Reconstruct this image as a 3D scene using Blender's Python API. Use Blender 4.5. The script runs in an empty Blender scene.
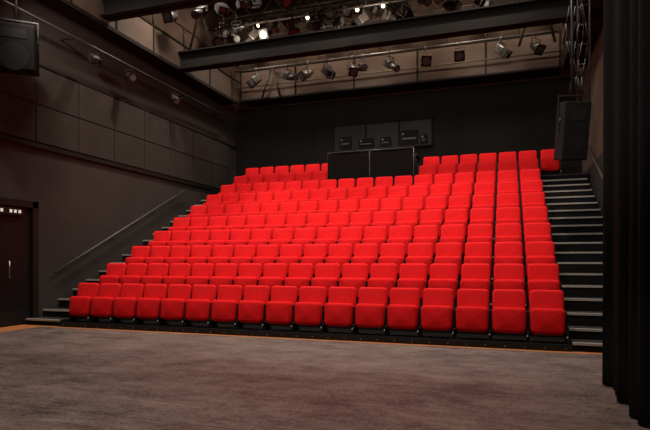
import bpy, bmesh, math, random
from mathutils import Vector, Matrix
random.seed(4)
S=bpy.context.scene
COL=S.collection
# ---------------- materials ----------------
def mat(name,col,rough=.7,metal=0,noise=0,nscale=8,bump=0,bscale=60,emit=None,es=0,col2=None,sheen=0,spec=.5,stretch=(1,1,1)):
    m=bpy.data.materials.new(name); m.use_nodes=True
    nt=m.node_tree; b=nt.nodes['Principled BSDF']
    b.inputs['Base Color'].default_value=(*col,1)
    b.inputs['Roughness'].default_value=rough
    b.inputs['Metallic'].default_value=metal
    b.inputs['Specular IOR Level'].default_value=spec
    tc=nt.nodes.new('ShaderNodeTexCoord')
    mp=nt.nodes.new('ShaderNodeMapping'); mp.inputs['Scale'].default_value=stretch
    nt.links.new(tc.outputs['Object'],mp.inputs['Vector'])
    if noise or col2:
        n=nt.nodes.new('ShaderNodeTexNoise'); n.inputs['Scale'].default_value=nscale; n.inputs['Detail'].default_value=6
        nt.links.new(mp.outputs[0],n.inputs['Vector'])
        r=nt.nodes.new('ShaderNodeValToRGB')
        c2=col2 or tuple(c*(1-noise) for c in col)
        r.color_ramp.elements[0].position=.35; r.color_ramp.elements[1].position=.65
        r.color_ramp.elements[0].color=(*c2,1); r.color_ramp.elements[1].color=(*col,1)
        nt.links.new(n.outputs['Fac'],r.inputs[0]); nt.links.new(r.outputs[0],b.inputs['Base Color'])
    if bump:
        n=nt.nodes.new('ShaderNodeTexNoise'); n.inputs['Scale'].default_value=bscale
        nt.links.new(mp.outputs[0],n.inputs['Vector'])
        bp=nt.nodes.new('ShaderNodeBump'); bp.inputs['Strength'].default_value=bump; bp.inputs['Distance'].default_value=.01
        nt.links.new(n.outputs['Fac'],bp.inputs['Height']); nt.links.new(bp.outputs[0],b.inputs['Normal'])
    if emit:
        b.inputs['Emission Color'].default_value=(*emit,1); b.inputs['Emission Strength'].default_value=es
    return m
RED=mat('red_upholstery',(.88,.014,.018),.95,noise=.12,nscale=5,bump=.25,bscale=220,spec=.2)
RED_SHADED=mat('red_upholstery_pan_shaded',(.74,.008,.011),.95,noise=.12,nscale=5,bump=.25,bscale=220,spec=.2)  # same red darkened: shading of pan against backrest put into the colour
BLK=mat('black_steel',(.010,.009,.009),.5,metal=.0,spec=.3)
BLKM=mat('black_matt',(.006,.0055,.0055),.9,spec=.2)
STEEL=mat('steel',(.35,.33,.31),.35,metal=.9)
TAG=mat('seat_number_tag',(.6,.57,.5),.5)
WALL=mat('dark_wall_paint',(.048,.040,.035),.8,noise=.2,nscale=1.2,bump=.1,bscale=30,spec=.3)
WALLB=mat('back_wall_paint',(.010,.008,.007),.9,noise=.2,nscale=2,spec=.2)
WALLU=mat('upper_wall_brown',(.16,.105,.075),.8,noise=.35,nscale=2.5)
PARA=mat('gallery_parapet_board',(.105,.068,.048),.75,noise=.35,nscale=1.4)
PANEL=mat('acoustic_panel_fabric',(.043,.035,.030),.9,noise=.15,nscale=3,bump=.1,bscale=90,spec=.2)
TRIM=mat('trim_black',(.008,.007,.0065),.6,spec=.3)
CARPET=mat('platform_carpet',(.008,.0065,.0065),.95,bump=.2,bscale=150,spec=.2)
TREAD=mat('step_tread',(.032,.028,.026),.85,noise=.3,nscale=20,spec=.2)
NOSE=mat('step_nosing',(.42,.38,.33),.5,noise=.2,nscale=30)
WOOD=mat('wood_floor',(.55,.20,.06),.5,noise=.3,nscale=6,stretch=(.5,4,1))
DOOR=mat('door_wood',(.009,.0065,.006),.55,noise=.4,nscale=4,stretch=(3,3,.4),spec=.25)
CURT=mat('curtain_velvet',(.017,.015,.0145),.95,bump=.2,bscale=120,spec=.2)
CLOTH=mat('drape_cloth',(.014,.013,.013),.95,bump=.2,bscale=120,spec=.1)
CEIL=mat('ceiling_black',(.02,.015,.012),.9)
LAMPB=mat('lamp_body',(.06,.055,.05),.35,metal=.4)
LAMPS=mat('lamp_body_silver',(.30,.28,.25),.35,metal=.7)
LENS=mat('lamp_lens',(.10,.11,.12),.3)
LIT=mat('lamp_lit',(1,.9,.75),.5,emit=(1,.80,.55),es=4)
SIGN=mat('sign_white',(.8,.8,.75),.5,emit=(.9,.95,.85),es=.4)
GLASS=mat('booth_glass',(.004,.004,.004),.5,spec=.2)
BEAM=mat('beam_paint',(.009,.0075,.0065),.8,spec=.2)
RAILM=mat('rail_grey',(.09,.08,.07),.45,metal=.3)
PIPE=mat('pipe_black',(.035,.03,.026),.45,metal=.2)
TRUSS=mat('truss_steel',(.13,.095,.075),.5,metal=.3)
def vinyl():
    m=bpy.data.materials.new('stage_vinyl'); m.use_nodes=True; nt=m.node_tree; b=nt.nodes['Principled BSDF']; L=nt.links
    tc=nt.nodes.new('ShaderNodeTexCoord')
    def noise(sc,det,stretch,rot=0,rough=.7,dist=0):
        mp=nt.nodes.new('ShaderNodeMapping'); mp.inputs['Scale'].default_value=stretch; mp.inputs['Rotation'].default_value=(0,0,rot)
        n=nt.nodes.new('ShaderNodeTexNoise'); n.inputs['Scale'].default_value=sc; n.inputs['Detail'].default_value=det
        n.inputs['Roughness'].default_value=rough; n.inputs['Distortion'].default_value=dist
        L.new(tc.outputs['Object'],mp.inputs[0]); L.new(mp.outputs[0],n.inputs['Vector']); return n
    n1=noise(1.1,8,(1,1.6,1)); n2=noise(7,10,(.5,1,1),.5,.8); n3=noise(40,6,(1,1,1),0,.8)
    def mix(f,a,c):
        a_=nt.nodes.new('ShaderNodeMix'); a_.data_type='FLOAT'; a_.inputs[0].default_value=f
        L.new(a,a_.inputs[2]); L.new(c,a_.inputs[3]); return a_.outputs[0]
    x=mix(.5,n1.outputs['Fac'],n2.outputs['Fac']); x=mix(.4,x,n3.outputs['Fac'])
    r=nt.nodes.new('ShaderNodeValToRGB')
    r.color_ramp.elements[0].position=.44; r.color_ramp.elements[0].color=(.050,.035,.030,1)
    r.color_ramp.elements[1].position=.57; r.color_ramp.elements[1].color=(.22,.165,.14,1)
    L.new(x,r.inputs[0])
    cur=r.outputs[0]
    for rot,th in((.3,.62),(-.9,.63),(1.4,.63)):
        n=noise(4,3,(.35,12,1),rot,.5,1.2)
        g=nt.nodes.new('ShaderNodeMapRange'); g.inputs['From Min'].default_value=th; g.inputs['From Max'].default_value=th+.08; g.inputs['To Max'].default_value=.5
        L.new(n.outputs['Fac'],g.inputs[0])
        mx=nt.nodes.new('ShaderNodeMix'); mx.data_type='RGBA'; L.new(g.outputs[0],mx.inputs[0]); L.new(cur,mx.inputs[6]); mx.inputs[7].default_value=(.32,.26,.23,1); cur=mx.outputs[2]
    sep=nt.nodes.new('ShaderNodeSeparateXYZ'); L.new(tc.outputs['Object'],sep.inputs[0])
    md=nt.nodes.new('ShaderNodeMath'); md.operation='PINGPONG'; md.inputs[1].default_value=.8; L.new(sep.outputs['Y'],md.inputs[0])
    lt=nt.nodes.new('ShaderNodeMath'); lt.operation='LESS_THAN'; lt.inputs[1].default_value=.006; L.new(md.outputs[0],lt.inputs[0])
    mx=nt.nodes.new('ShaderNodeMix'); mx.data_type='RGBA'; L.new(lt.outputs[0],mx.inputs[0]); L.new(cur,mx.inputs[6]); mx.inputs[7].default_value=(.05,.038,.033,1)
    L.new(mx.outputs[2],b.inputs['Base Color'])
    r2=nt.nodes.new('ShaderNodeMapRange'); r2.inputs['To Min'].default_value=.36; r2.inputs['To Max'].default_value=.7
    L.new(n2.outputs['Fac'],r2.inputs[0]); L.new(r2.outputs[0],b.inputs['Roughness'])
    bp=nt.nodes.new('ShaderNodeBump'); bp.inputs['Strength'].default_value=.25; bp.inputs['Distance'].default_value=.01
    L.new(n3.outputs['Fac'],bp.inputs['Height']); L.new(bp.outputs[0],b.inputs['Normal'])
    return m
VINYL=vinyl()
# ---------------- builder ----------------
class B:
    def __init__(s): s.bm=bmesh.new(); s.mats=[]
    def mi(s,m):
        if m not in s.mats: s.mats.append(m)
        return s.mats.index(m)
    def box(s,lo,hi,m,M=None,bev=0):
        c=[(a+b)/2 for a,b in zip(lo,hi)]; d=[abs(b-a) for a,b in zip(lo,hi)]
        r=bmesh.ops.create_cube(s.bm,size=1,matrix=(M or Matrix())@Matrix.Translation(c)@Matrix.Diagonal((*d,1)))
        i=s.mi(m); fs={f for v in r['verts'] for f in v.link_faces}
        for f in fs: f.material_index=i
        if bev:
            es={e for f in fs for e in f.edges}
            rr=bmesh.ops.bevel(s.bm,geom=list(es),offset=bev,segments=2,affect='EDGES',profile=.5)
            for f in rr['faces']: f.material_index=i
    def cyl(s,p,q,r,m,r2=None,seg=12,M=None):
        p=Vector(p);q=Vector(q); d=q-p
        R=d.to_track_quat('Z','Y').to_matrix().to_4x4()
        X=(M or Matrix())@Matrix.Translation((p+q)/2)@R
        rr=bmesh.ops.create_cone(s.bm,cap_ends=True,segments=seg,radius1=r,radius2=r if r2 is None else r2,depth=d.length,matrix=X)
        i=s.mi(m)
        for f in {f for v in rr['verts'] for f in v.link_faces}:
            f.material_index=i; f.smooth=len(f.verts)==4
    def cushion(s,c,h,r,rct,rcb,m,M=None,bulge=0,taper=0):
        """upholstered pad: rounded-rectangle outline (corner radii top/bottom), rolled edges, bulged front (-Y)"""
        i=s.mi(m); c=Vector(c); nc=6
        def outline(ins):
            hx=h[0]-ins; hz=h[2]-ins; pts=[]
            for sx,sz,a0 in((1,1,0),(-1,1,90),(-1,-1,180),(1,-1,270)):
                rc=max((rct if sz>0 else rcb)-ins,.003)
                for q in range(nc+1):
                    a=math.radians(a0+90*q/nc)
                    pts.append((sx*(hx-rc)+rc*math.cos(a), sz*(hz-rc)+rc*math.sin(a)))
            return pts
        rings=[]
        def add(pts,y,b=0):
            ring=[]
            for x,z in pts:
                yy=y-b*max(0,1-(x/h[0])**2)*max(0,1-(z/h[2])**2)
                p=Vector((x*(1+taper*z/h[2]),yy,z))+c
                if M: p=M@p
                ring.append(s.bm.verts.new(p))
            rings.append(ring)
        ba=outline(r)
        for k in(.05,.5): add([(x*k,z*k) for x,z in ba],h[1])
        for q in range(5):
            a=math.pi/2*q/4; add(outline(r*(1-math.sin(a))),h[1]-r+r*math.cos(a))
        for q in range(1,6):
            a=math.pi/2*q/5; add(outline(r*(1-math.cos(a))),-(h[1]-r)-r*math.sin(a),bulge)
        for k in(.8,.6,.4,.2,.04): add([(x*k,z*k) for x,z in ba],-h[1],bulge)
        n=len(rings[0])
        for a,b_ in zip(rings,rings[1:]):
            for j in range(n):
                f=s.bm.faces.new((a[j],a[(j+1)%n],b_[(j+1)%n],b_[j])); f.material_index=i; f.smooth=True
        for ring in(rings[0],rings[-1]):
            f=s.bm.faces.new(ring); f.material_index=i; f.smooth=True
    def mesh(s,name):
        me=bpy.data.meshes.new(name); bmesh.ops.recalc_face_normals(s.bm,faces=s.bm.faces[:]); s.bm.to_mesh(me); s.bm.free()
        for m in s.mats: me.materials.append(m)
        return me
    def obj(s,name,loc=(0,0,0),rz=0,parent=None):
        o=bpy.data.objects.new(name,s.mesh(name)); o.location=loc; o.rotation_euler[2]=rz; COL.objects.link(o)
        if parent: o.parent=parent
        return o
def inst(name,me,loc,rz=0,sc=1):
    o=bpy.data.objects.new(name,me); o.location=loc; o.rotation_euler[2]=rz; o.scale=(sc,)*3; COL.objects.link(o); return o
def simple(name,lo,hi,m,bev=0):
    b=B(); b.box(lo,hi,m,bev=bev); return b.obj(name)

XL,XR,YB,YF,ZC=-8.3,1.9,15.5,-3.0,9.0
CAMH=1.13
# ---------------- room shell ----------------
simple('floor',(XL-.2,YF-.2,-.2),(XR+.2,YB+.2,0),WOOD)
simple('stage_vinyl_floor',(-7.65,YF+.01,0),(XR-.02,7.2,.008),VINYL)
b=B(); b.box((XL-.2,YF,0),(XL,YB,6.0),WALL); b.box((XL-.2,YF,6.0),(XL,YB,ZC),WALLU); b.obj('wall_left')
b=B(); b.box((XR,YF,0),(XR+.2,YB,3.4),WALL); b.box((XR,YF,3.4),(XR+.2,YB,ZC),WALLU); b.obj('wall_right')
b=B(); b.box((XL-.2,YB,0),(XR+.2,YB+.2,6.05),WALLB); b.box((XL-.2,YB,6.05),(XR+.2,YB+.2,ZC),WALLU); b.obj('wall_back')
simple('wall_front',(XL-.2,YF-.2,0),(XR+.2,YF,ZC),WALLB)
simple('ceiling',(XL-.2,YF-.2,ZC),(XR+.2,YB+.2,ZC+.2),CEIL)
simple('trim_1',(XL,YF,3.26),(XL+.05,YB,3.34),TRIM)
simple('trim_2',(XL,YF,4.80),(XL+.04,YB,4.84),TRIM)
b=B()
for k in range(-2,8):
    y=7.68+1.05*k
    if y+1.0>YB: continue
    b.box((XL,y+.012,3.37),(XL+.035,y+1.038,4.06),PANEL,bev=.006)
    b.box((XL,y+.012,4.08),(XL+.035,y+1.038,4.78),PANEL,bev=.006)
b.obj('acoustic_wall_panels')
simple('baseboard_left',(XL,YF,0),(XL+.02,5.8,.12),TRIM)

# door (on left wall)
b=B(); X0=XL+.002
y0,y1=5.95,7.55
b.box((X0,y0-.12,0),(XL+.10,y0,2.24),TRIM); b.box((X0,y1,0),(XL+.10,y1+.12,2.24),TRIM); b.box((X0,y0-.12,2.12),(XL+.10,y1+.12,2.24),TRIM)
ym=(y0+y1)/2
for a,c,hs in((y0,ym-.005,ym-.12),(ym+.005,y1,ym+.30)):
    b.box((X0,a,.01),(XL+.05,c,2.12),DOOR,bev=.004)
    b.box((XL+.05,a+.02,.02),(XL+.054,c-.02,.25),BLK)
    b.cyl((XL+.11,hs,.85),(XL+.11,hs,1.15),.012,STEEL)
    b.cyl((XL+.05,hs,.87),(XL+.11,hs,.87),.010,STEEL); b.cyl((XL+.05,hs,1.13),(XL+.11,hs,1.13),.010,STEEL)
b.obj('door_1')
b=B(); b.box((XL+.055,6.75,1.96),(XL+.09,7.35,2.09),BLK)
for t in range(6):
    if t==2: continue
    b.box((XL+.09,6.8+t*.09,2.0),(XL+.094,6.85+t*.09,2.055),SIGN)
b.obj('exit_sign')

# ---------------- seating rake ----------------
N=10; D=.73; R=.352; PY=7.40; PZ=.07
SX0,SX1=-7.42,.79
b=B()
for k in range(N):
    y=PY+k*D; z=PZ+k*R
    yb=YB-.01 if k==N-1 else y+D
    x0=SX0 if k<N-1 else XL+.06; x1=SX1 if k<N-1 else XR-.01
    b.box((x0,y,0.0 if k==0 else z-R-.02),(x1,yb,z),CARPET)
    b.box((x0,y-.012,z-.03),(x1,y,z),BLK)
b.box((SX0,PY-.05,.004),(SX1,PY-.012,.060),BLK)
for i in range(34):
    x=SX0+.12+i*.243
    b.cyl((x,PY-.058,.035),(x,PY-.05,.035),.009,STEEL,seg=8)
b.obj('seating_platform')

def stairs(name,x0,x1):
    b=B()
    j=0
    while True:
        y=PY+j*D/2; z=PZ+.04*(j==0)+j*R/2
        if y>PY+(N-1)*D-.01: break
        b.box((x0,y,max(0,z-.36)),(x1,min(y+D/2+.02,PY+(N-1)*D-.013),z-.006),BLKM)
        b.box((x0+.01,y+.045,z-.006),(x1-.01,y+D/2-.013,z),TREAD)
        b.box((x0,y-.012,z-.028),(x1,y+.04,z+.002),NOSE)
        j+=1
    return b.obj(name)
stairs('aisle_stairs',-8.2,SX0-.01)
stairs('aisle_stairs',SX1+.01,1.78)
def slope_rail(name,x,wx,ya,za,yb,zb,r=.022,m=RAILM,n=6):
    b=B(); b.cyl((x,ya,za),(x,yb,zb),r,m)
    for i in range(n):
        t=(i+.3)/n; y=ya+(yb-ya)*t; z=za+(zb-za)*t
        b.cyl((x,y,z),(x,y,z-.07),.009,m,seg=8); b.cyl((x,y,z-.07),(wx,y,z-.07),.009,m,seg=8)
        s=.012 if wx>x else -.012
        b.cyl((wx,y,z-.07),(wx-s,y,z-.07),.035,m)
    b.obj(name)
slope_rail('wall_handrail',-8.2,XL,8.05,.93,12.4,3.05)
slope_rail('wall_handrail',1.82,XR,9.0,1.45,14.2,4.0,r=.028,m=STEEL)

# ---------------- seats ----------------
P=.478
def seat_mesh():
    b=B()
    Mb=Matrix.Translation((0,-.06,.12))@Matrix.Rotation(math.radians(-9),4,'X')
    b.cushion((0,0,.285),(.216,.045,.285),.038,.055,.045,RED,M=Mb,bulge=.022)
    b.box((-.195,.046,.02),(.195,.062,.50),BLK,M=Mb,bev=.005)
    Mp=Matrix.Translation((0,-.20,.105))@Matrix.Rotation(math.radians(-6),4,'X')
    b.cushion((0,0,.175),(.214,.060,.175),.050,.058,.07,RED_SHADED,M=Mp,bulge=.03,taper=.02)
    for s in(-1,1):
        x=s*.229
        b.box((x-.008,-.17,0),(x+.008,-.03,.40),BLK)
        b.box((x-.009,-.24,0),(x+.009,.02,.03),BLK)
        b.cyl((x-.009,-.17,.12),(x+.009,-.17,.12),.03,BLK)
    b.cyl((-.22,-.12,.14),(.22,-.12,.14),.014,BLK)
    b.box((.222,-.252,.075),(.236,-.235,.10),TAG)
    b.box((.224,-.245,0),(.234,-.2,.10),BLK)
    return b.mesh('theatre_seat')
SM=seat_mesh()
for k in range(N):
    for i in range(17):
        x=.76-P/2-P*i
        if k>=N-2 and 6<=i<=10: continue
        inst('theatre_seat',SM,(x+random.uniform(-.002,.002),PY+k*D+.34,PZ+k*R+.0005))
inst('theatre_seat',SM,(.76+P*.58,PY+9*D+.34,PZ+9*R+.0005))

# ---------------- control desk ----------------
zt=PZ+9*R; zl=PZ+8*R
b=B()
dx0,dx1,dy=-4.46,-2.20,PY+8*D+.20
b.box((dx0,dy+.58,zt+.70),(dx1,dy+1.25,zt+.74),BLK)
for x in(dx0+.05,dx1-.05,(dx0+dx1)/2):
    b.box((x-.02,dy+.60,zt),(x+.02,dy+.64,zt+.70),BLK); b.box((x-.02,dy+1.16,zt),(x+.02,dy+1.20,zt+.70),BLK)
for x in(dx0,(dx0+dx1)/2,dx1):
    b.cyl((x,dy-.0,zl),(x,dy-.0,zl+1.13),.018,RAILM)
b.cyl((dx0,dy,zl+1.13),(dx1,dy,zl+1.13),.018,RAILM); b.cyl((dx0,dy,zl+.15),(dx1,dy,zl+.15),.015,PIPE)
def drape(b,xa,xb,y,z0,z1,amp,wl,m,seg=80,axis='x',zs=1,sag=0):
    i=b.mi(m); prev=None
    for s in range(seg+1):
        t=s/seg; u=xa+(xb-xa)*t; off=amp*math.sin(2*math.pi*u/wl)+amp*.5*math.sin(2*math.pi*u/(wl*2.7)+1.3)
        zz=z1-sag*4*t*(1-t)
        col=[]
        for q in range(zs+1):
            w=q/zs; z=z0+(zz-z0)*w; o=off*(1-.25*w)
            col.append(b.bm.verts.new((u,y+o,z) if axis=='x' else (y+o,u,z)))
        if prev:
            for q in range(zs):
                f=b.bm.faces.new((prev[q],col[q],col[q+1],prev[q+1])); f.material_index=i; f.smooth=True
        prev=col
xm=(dx0+dx1)/2
drape(b,dx0,xm-.02,dy-.045,zl+.06,zl+1.10,.012,.3,CLOTH,sag=.05)
drape(b,xm+.02,dx1,dy-.045,zl+.06,zl+1.10,.012,.3,CLOTH,sag=.05)
b.obj('control_desk')
b=B(); b.box((-4.2,dy+.7,zt+.741),(-3.5,dy+1.1,zt+.82),BLK,bev=.01)
for i in range(12): b.box((-4.15+i*.053,dy+.8,zt+.82),(-4.13+i*.053,dy+.83,zt+.84),STEEL)
b.obj('mixing_console')

# control booth window on back wall
b=B()
bx0,bx1,bz0,bz1=-4.95,-2.0,4.45,5.25
b.box((bx0,YB-.03,bz0),(bx1,YB-.012,bz1),GLASS)
for x in [bx0,bx0+1.0,bx0+2.0,bx1]:
    b.box((x-.02,YB-.06,bz0-.03),(x+.02,YB-.001,bz1+.03),BLKM)
for z in(bz0,bz1): b.box((bx0-.03,YB-.06,z-.02),(bx1+.03,YB-.001,z+.02),BLKM)
b.obj('window_1')
b=B()
for i,(x,w,h) in enumerate([(-4.75,.35,.4),(-4.15,.45,.3),(-3.5,.3,.3),(-2.9,.5,.45),(-2.33,.2,.3)]):
    z=bz0+.05
    b.box((x,YB-.10,z),(x+w,YB-.062,z+h),BLKM,bev=.01)
    b.box((x+.05,YB-.105,z+h*.4),(x+w-.05,YB-.10,z+h*.5),PIPE)
    b.cyl((x+.07,YB-.11,z+h*.75),(x+.07,YB-.10,z+h*.75),.03,RAILM)
b.box((bx0+.02,YB-.13,bz0+.02),(bx1-.02,YB-.062,bz0+.045),TRIM)
b.obj('booth_equipment_shelf')

# ---------------- galleries and beams ----------------
def ibeam(b,p,q,h,w,m):
    p=Vector(p);q=Vector(q)
    b.box((p.x,p.y-w/2,p.z),(q.x,p.y+w/2,p.z+.03),m); b.box((p.x,p.y-w/2,p.z+h-.03),(q.x,p.y+w/2,p.z+h),m); b.box((p.x,p.y-.02,p.z),(q.x,p.y+.02,p.z+h),m)
b=B(); ibeam(b,(XL,11.6,5.95),(XR,11.6,5.95),.44,.28,BEAM)
b.obj('steel_roof_beam')
b=B(); ibeam(b,(XL,8.9,6.1),(XR,8.9,6.1),.45,.3,BEAM); b.obj('steel_roof_beam')
GY=14.7; GZ=6.08
b=B()
b.box((XL+.55,GY+.04,GZ+.02),(XR-.55,YB-.01,GZ+.08),BLK)
b.box((XL+.55,GY,GZ),(XR-.55,GY+.04,GZ+.85),PARA)
b.box((XL+.55,GY-.02,GZ-.04),(XR-.55,GY+.05,GZ+.01),BEAM); b.box((XL+.55,GY-.02,GZ+.85),(XR-.55,GY+.06,GZ+.89),BEAM)
for i in range(6):
    x=XL+.6+i*(XR-XL-1.2)/5; b.box((x-.02,GY-.025,GZ),(x+.02,GY,GZ+.85),BEAM); b.cyl((x,GY+.02,GZ+.89),(x,GY+.02,GZ+1.3),.018,PIPE)
    b.cyl((x,GY-.02,GZ+.35),(x,GY-.11,GZ+.35),.012,PIPE)
b.cyl((XL+.55,GY+.02,GZ+1.3),(XR-.55,GY+.02,GZ+1.3),.022,PIPE)
b.cyl((XL+.55,GY-.11,GZ+.35),(XR-.55,GY-.11,GZ+.35),.02,TRUSS)
b.box((XL+.5,YB-.05,7.7),(XR-.5,YB-.01,7.8),BEAM)
b.obj('back_gallery')
for nm,a,s in(('left_gallery',XL,1),('right_gallery',XR,-1)):
    b=B()
    b.box((a+s*.01,5,6.0),(a+s*.5,GY,6.06),BLK); b.box((a+s*.5,5,6.0),(a+s*.53,GY,6.62),PARA)
    b.box((a+s*.49,5,5.94),(a+s*.55,GY,6.02),BEAM); b.box((a+s*.49,5,6.62),(a+s*.55,GY,6.66),BEAM)
    b.cyl((a+s*.52,5,7.1),(a+s*.52,GY,7.1),.02,PIPE)
    for i in range(8):
        y=5.5+i*1.25; b.cyl((a+s*.52,y,6.65),(a+s*.52,y,7.1),.02,PIPE); b.box((a+s*.53,y-.02,6.0),(a+s*.545,y+.02,6.62),BEAM)
    b.obj('side_gallery')
b=B()
for y in (9.9,11.0,12.3,13.9,15.0):
    b.cyl((XL,y,8.05),(XR,y,8.05),.04,TRUSS); b.cyl((XL,y,8.65),(XR,y,8.65),.04,TRUSS)
    n=20
    for i in range(n):
        xa=XL+(XR-XL)*i/n; xb=XL+(XR-XL)*(i+1)/n
        b.cyl((xa,y,8.05 if i%2 else 8.65),(xb,y,8.65 if i%2 else 8.05),.022,TRUSS,seg=6)
for x in (-7.2,-5,-2.8,-.6):
    b.cyl((x,9.5,8.1),(x,YB,8.1),.03,TRUSS)
b.obj('roof_truss')
b=B()
for x,y,z0,z1,dxx in((-7.6,11.7,6.4,8.1,.5),(-6.9,11.7,6.4,8.1,-.6),(.3,13.6,6.3,7.8,.45),(1.1,13.6,6.3,7.8,-.35),(-6.9,14.5,6.0,6.9,.3),(-6.3,14.5,6.0,6.9,-.25)):
    b.cyl((x,y,z0),(x+dxx,y,z1),.03,PIPE,seg=8)
b.obj('steel_brace')

# ---------------- lighting bars and lamps ----------------
def lamp_mesh(kind,tilt,LB=LAMPB):
    b=B()
    b.box((-.03,-.03,-.03),(.03,.03,.04),LB,bev=.006); b.cyl((0,0,-.12),(0,0,-.02),.012,BLK,seg=8)
    w=.13
    b.box((-w,-.015,-.13),(w,.015,-.12),LB)
    for s in(-1,1): b.box((s*w-.005,-.015,-.34),(s*w+.005,.015,-.12),LB); b.cyl((s*w,0,-.32),(s*(w-.03),0,-.32),.02,BLK,seg=8)
    M=Matrix.Translation((0,0,-.32))@Matrix.Rotation(math.radians(tilt),4,'X')
    if kind=='profile':
        b.box((-.10,-.10,-.10),(.10,.16,.10),LB,M=M,bev=.025)
        b.cyl((0,-.10,0),(0,-.36,0),.075,LB,M=M,r2=.085,seg=16)
        b.cyl((0,-.36,0),(0,-.39,0),.095,BLK,M=M,seg=16)
        b.cyl((0,-.389,0),(0,-.395,0),.08,LENS,M=M,seg=16)
        for q in range(4): b.box((-.103,-.05+q*.05,-.07),(.103,-.035+q*.05,.07),BLK,M=M)
    elif kind=='par':
        b.cyl((0,.18,0),(0,.05,0),.06,LB,M=M,r2=.11,seg=16)
        b.cyl((0,.05,0),(0,-.18,0),.11,LB,M=M,seg=16)
        b.box((-.13,-.20,-.13),(.13,-.18,.13),BLK,M=M)
        b.cyl((0,-.20,0),(0,-.206,0),.10,LENS,M=M,seg=16)
    else:
        b.box((-.12,-.10,-.10),(.12,.14,.10),LB,M=M,bev=.02)
        b.cyl((0,-.10,0),(0,-.13,0),.09,LB,M=M,seg=16)
        b.cyl((0,-.13,0),(0,-.135,0),.05 if kind=='lit' else .08,LIT if kind=='lit' else LENS,M=M,seg=16)
        for s in(-1,1):
            b.box((-.11,-.26,s*.10-.003),(.11,-.12,s*.10+.003),BLK,M=M)
            b.box((s*.12-.003,-.24,-.09),(s*.12+.003,-.12,.09),BLK,M=M)
    return b.mesh('stage_spotlight')
LM=[lamp_mesh('profile',35),lamp_mesh('par',45),lamp_mesh('profile',20),lamp_mesh('fresnel',40),lamp_mesh('par',25),lamp_mesh('par',30,LAMPS),lamp_mesh('profile',50)]
LITM=lamp_mesh('lit',25)
def bar(name,p,q,r=.025,hang=None):
    b=B(); b.cyl(p,q,r,RAILM)
    n=5
    for i in range(n):
        t=(i+.5)/n; c=Vector(p).lerp(Vector(q),t); b.cyl(c,(c.x,c.y,hang or 8.05),.010,BLK,seg=6)
    b.obj(name)
def lampsat(xs,y,z):
    for x in xs: inst('stage_spotlight',random.choice(LM),(x,y,z),random.uniform(-1.2,1.2))
bar('lighting_bar',(-7.6,14.1,6.75),(1.2,14.1,6.75))
lampsat((-6.9,-5.9,-5.3,-4.7,-4.0,-3.7,-2.95,-2.0,-1.1,-.1,.7),14.1,6.75)
bar('lighting_bar',(-7.6,13.1,7.85),(1.2,13.1,7.85))
lampsat((-7.4,-7.0,-6.6,-5.9,-5.5,-5.2,-4.5,-4.2,-3.9,-3.2,-2.5,-1.9,-1.5,-1.1,-.4,.4),13.1,7.85)
bar('lighting_bar',(-7.6,12.5,7.3),(1.2,12.5,7.3))
lampsat((-7.3,-6.8,-6.2,-5.8,-5.1,-4.4,-3.9,-3.3,-2.6,-2.2,-1.2,-.5),12.5,7.3)
bar('lighting_bar',(-7.6,14.45,7.85),(1.2,14.45,7.85))
lampsat((-7.2,-6.2,-5.0,-4.3,-3.0,-2.4,-1.4,-.8,.2,.8),14.45,7.85)
for x,y,z in((-6.25,13.1,7.85),(-4.85,13.1,7.85),(-3.55,13.1,7.85),(-2.85,13.1,7.85),(-5.6,14.45,7.85),(-1.9,14.45,7.85)):
    inst('stage_spotlight',LITM,(x,y,z),random.uniform(-.3,.3))
bar('lighting_bar',(-7.6,10.7,7.2),(1.2,10.7,7.2))
lampsat((-7.4,-6.6,-6.1,-5.3,-4.6,-3.4,-2,0),10.7,7.2)
b=B(); b.cyl((-7.95,6.2,5.5),(-7.95,14.3,5.5),.024,PIPE)
for y in(6.4,8.3,10.2,12.1,14.0): b.cyl((XL+.005,y,5.5),(-7.95,y,5.5),.015,BLK)
b.obj('lighting_bar')
for y in(8.8,9.9,11.6): inst('stage_spotlight',LM[int(y)%5],(-7.95,y,5.5),1.2,.7)

def speaker(name,c,w,h,d,rz,tilt,hangz):
    b=B(); M=Matrix.Rotation(math.radians(tilt),4,'X')
    b.box((-w/2,-d/2,-h/2),(w/2,d/2,h/2),BLKM,M=M,bev=.02)
    b.box((-w/2+.02,-d/2-.006,-h/2+.02),(w/2-.02,-d/2,h/2-.02),BLKM,M=M)
    b.cyl((0,-d/2-.01,-h*.22),(0,-d/2-.006,-h*.22),w*.36,BLK,M=M,seg=24)
    b.box((-w*.3,-d/2-.012,h*.18),(w*.3,-d/2-.006,h*.38),BLK,M=M)
    for s in(-1,1):
        b.cyl((s*w*.5,0,h*.2),(s*w*.5+s*.015,0,h*.2),.03,RAILM,M=M)
        b.box((s*(w/2+.015)-.005,-.02,0),(s*(w/2+.015)+.005,.02,h/2+.12),BLK)
    b.box((-w/2-.02,-.02,h/2+.11),(w/2+.02,.02,h/2+.13),BLK)
    b.cyl((0,0,h/2+.12),(0,0,hangz-c[2]),.022,BLK)
    b.obj(name,c,rz)
speaker('hanging_loudspeaker',(1.02,9.5,3.25),.40,.92,.40,.25,12,5.93)
speaker('hanging_loudspeaker',(-7.75,6.8,4.68),.62,.72,.55,.7,8,5.93)
b=B()
for x in(1.15,1.33): b.cyl((x,9.9,3.6),(x,9.9,8.05),.02,PIPE)
for i in range(13): b.cyl((1.15,9.9,3.8+i*.33),(1.33,9.9,3.8+i*.33),.012,PIPE,seg=6)
for s in range(5):
    x=1.0+.06*s; prev=None
    for q in range(9):
        z=3.9+q*.3; p=(x+.05*math.sin(q*1.3+s),9.75+.04*math.cos(q+s),z)
        if prev: b.cyl(prev,p,.012,BLK,seg=6)
        prev=p
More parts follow.
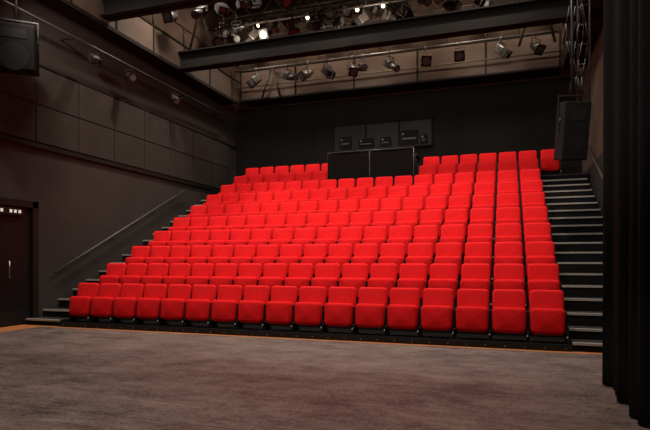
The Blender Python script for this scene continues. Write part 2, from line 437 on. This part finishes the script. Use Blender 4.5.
b.obj('cable_ladder')

# ---------------- curtains ----------------
def curtain(name,x,ya,yb,z0,z1,amp,wl):
    b=B(); drape(b,ya,yb,x,z0,z1,amp,wl,CURT,seg=int((yb-ya)/wl*14),axis='y',zs=4)
    b.cyl((x,ya,z1),(x,yb,z1),.02,BLK)
    o=b.obj(name); md=o.modifiers.new('s','SOLIDIFY'); md.thickness=.008
curtain('stage_curtain',.935,3.9,5.75,.02,8.3,.065,.21)
curtain('stage_curtain',1.00,.2,3.8,.02,8.3,.08,.24)

# ---------------- lights ----------------
def spot(name,loc,tgt,e,ang=70,col=(1,.88,.77),blend=1,r=.15):
    l=bpy.data.lights.new(name,'SPOT'); l.energy=e; l.spot_size=math.radians(ang); l.spot_blend=blend; l.color=col; l.shadow_soft_size=r
    o=bpy.data.objects.new(name,l); o.location=loc; o.rotation_euler=(Vector(tgt)-Vector(loc)).to_track_quat('-Z','Y').to_euler(); COL.objects.link(o)
for x in (-7.0,-4.6,-2.2,.2):
    spot('room_fill_spot',(x,6.2,5.85),(x,11.7,2.4),330,120)  # spots added in front, out of view, to light the seats evenly
for x in(-6.6,-3.6,-.6):
    spot('room_fill_spot',(x,10.2,7.95),(x,10.9,1.5),600,120)  # wide spots added overhead, out of view, as even fill on the rows
for x in(-6.6,-3.6,-.6):
    spot('room_fill_spot',(x,13.6,7.6),(x,13.0,3),260,120)  # spots added to fill the back rows, no fixture modelled
for x,y in((-5.6,3.6),(-3.0,3.0),(-1.0,3.6),(-5.6,5.6),(-3,5.6),(-.5,5.6)):
    spot('room_fill_spot',(x,y,8.0),(x,y+.3,0),360,105,col=(1,.84,.74))  # spots added overhead to brighten the stage floor
for x in(-7,-5,-3,-1,.8):
    spot('gallery_fill_spot',(x,13.5,7.4),(x,15.5,6.7),70,150,col=(1,.80,.62))  # spots added to brighten the parapet and upper back wall, no fixture
for x in(-6,-3,0):
    spot('gallery_fill_spot',(x,12.0,6.7),(x,13.8,8.4),75,140,col=(1,.80,.62))  # uplights added to brighten the rig and truss
for y in(8,10.5,12.8): 
    spot('gallery_fill_spot',(-6.7,y,7.7),(-8.3,y,6.4),65,150,col=(1,.80,.62))  # spots added to brighten the left gallery and wall above
spot('gallery_fill_spot',(.5,10.6,7.9),(1.9,9.8,6.0),90,140)  # spot added to brighten the right gallery side
w=bpy.data.worlds.new('World'); S.world=w; w.use_nodes=True
w.node_tree.nodes['Background'].inputs[0].default_value=(.9,.75,.65,1); w.node_tree.nodes['Background'].inputs[1].default_value=.05
# ---------------- camera ----------------
c=bpy.data.cameras.new('camera'); o=bpy.data.objects.new('camera',c); COL.objects.link(o)
o.location=(0,0,CAMH); o.rotation_euler=(math.radians(90),0,math.radians(18.7))
c.sensor_width=36; c.lens=534/650*36; c.shift_y=47/650; c.clip_start=.05
S.camera=o
S.view_settings.view_transform='Standard'
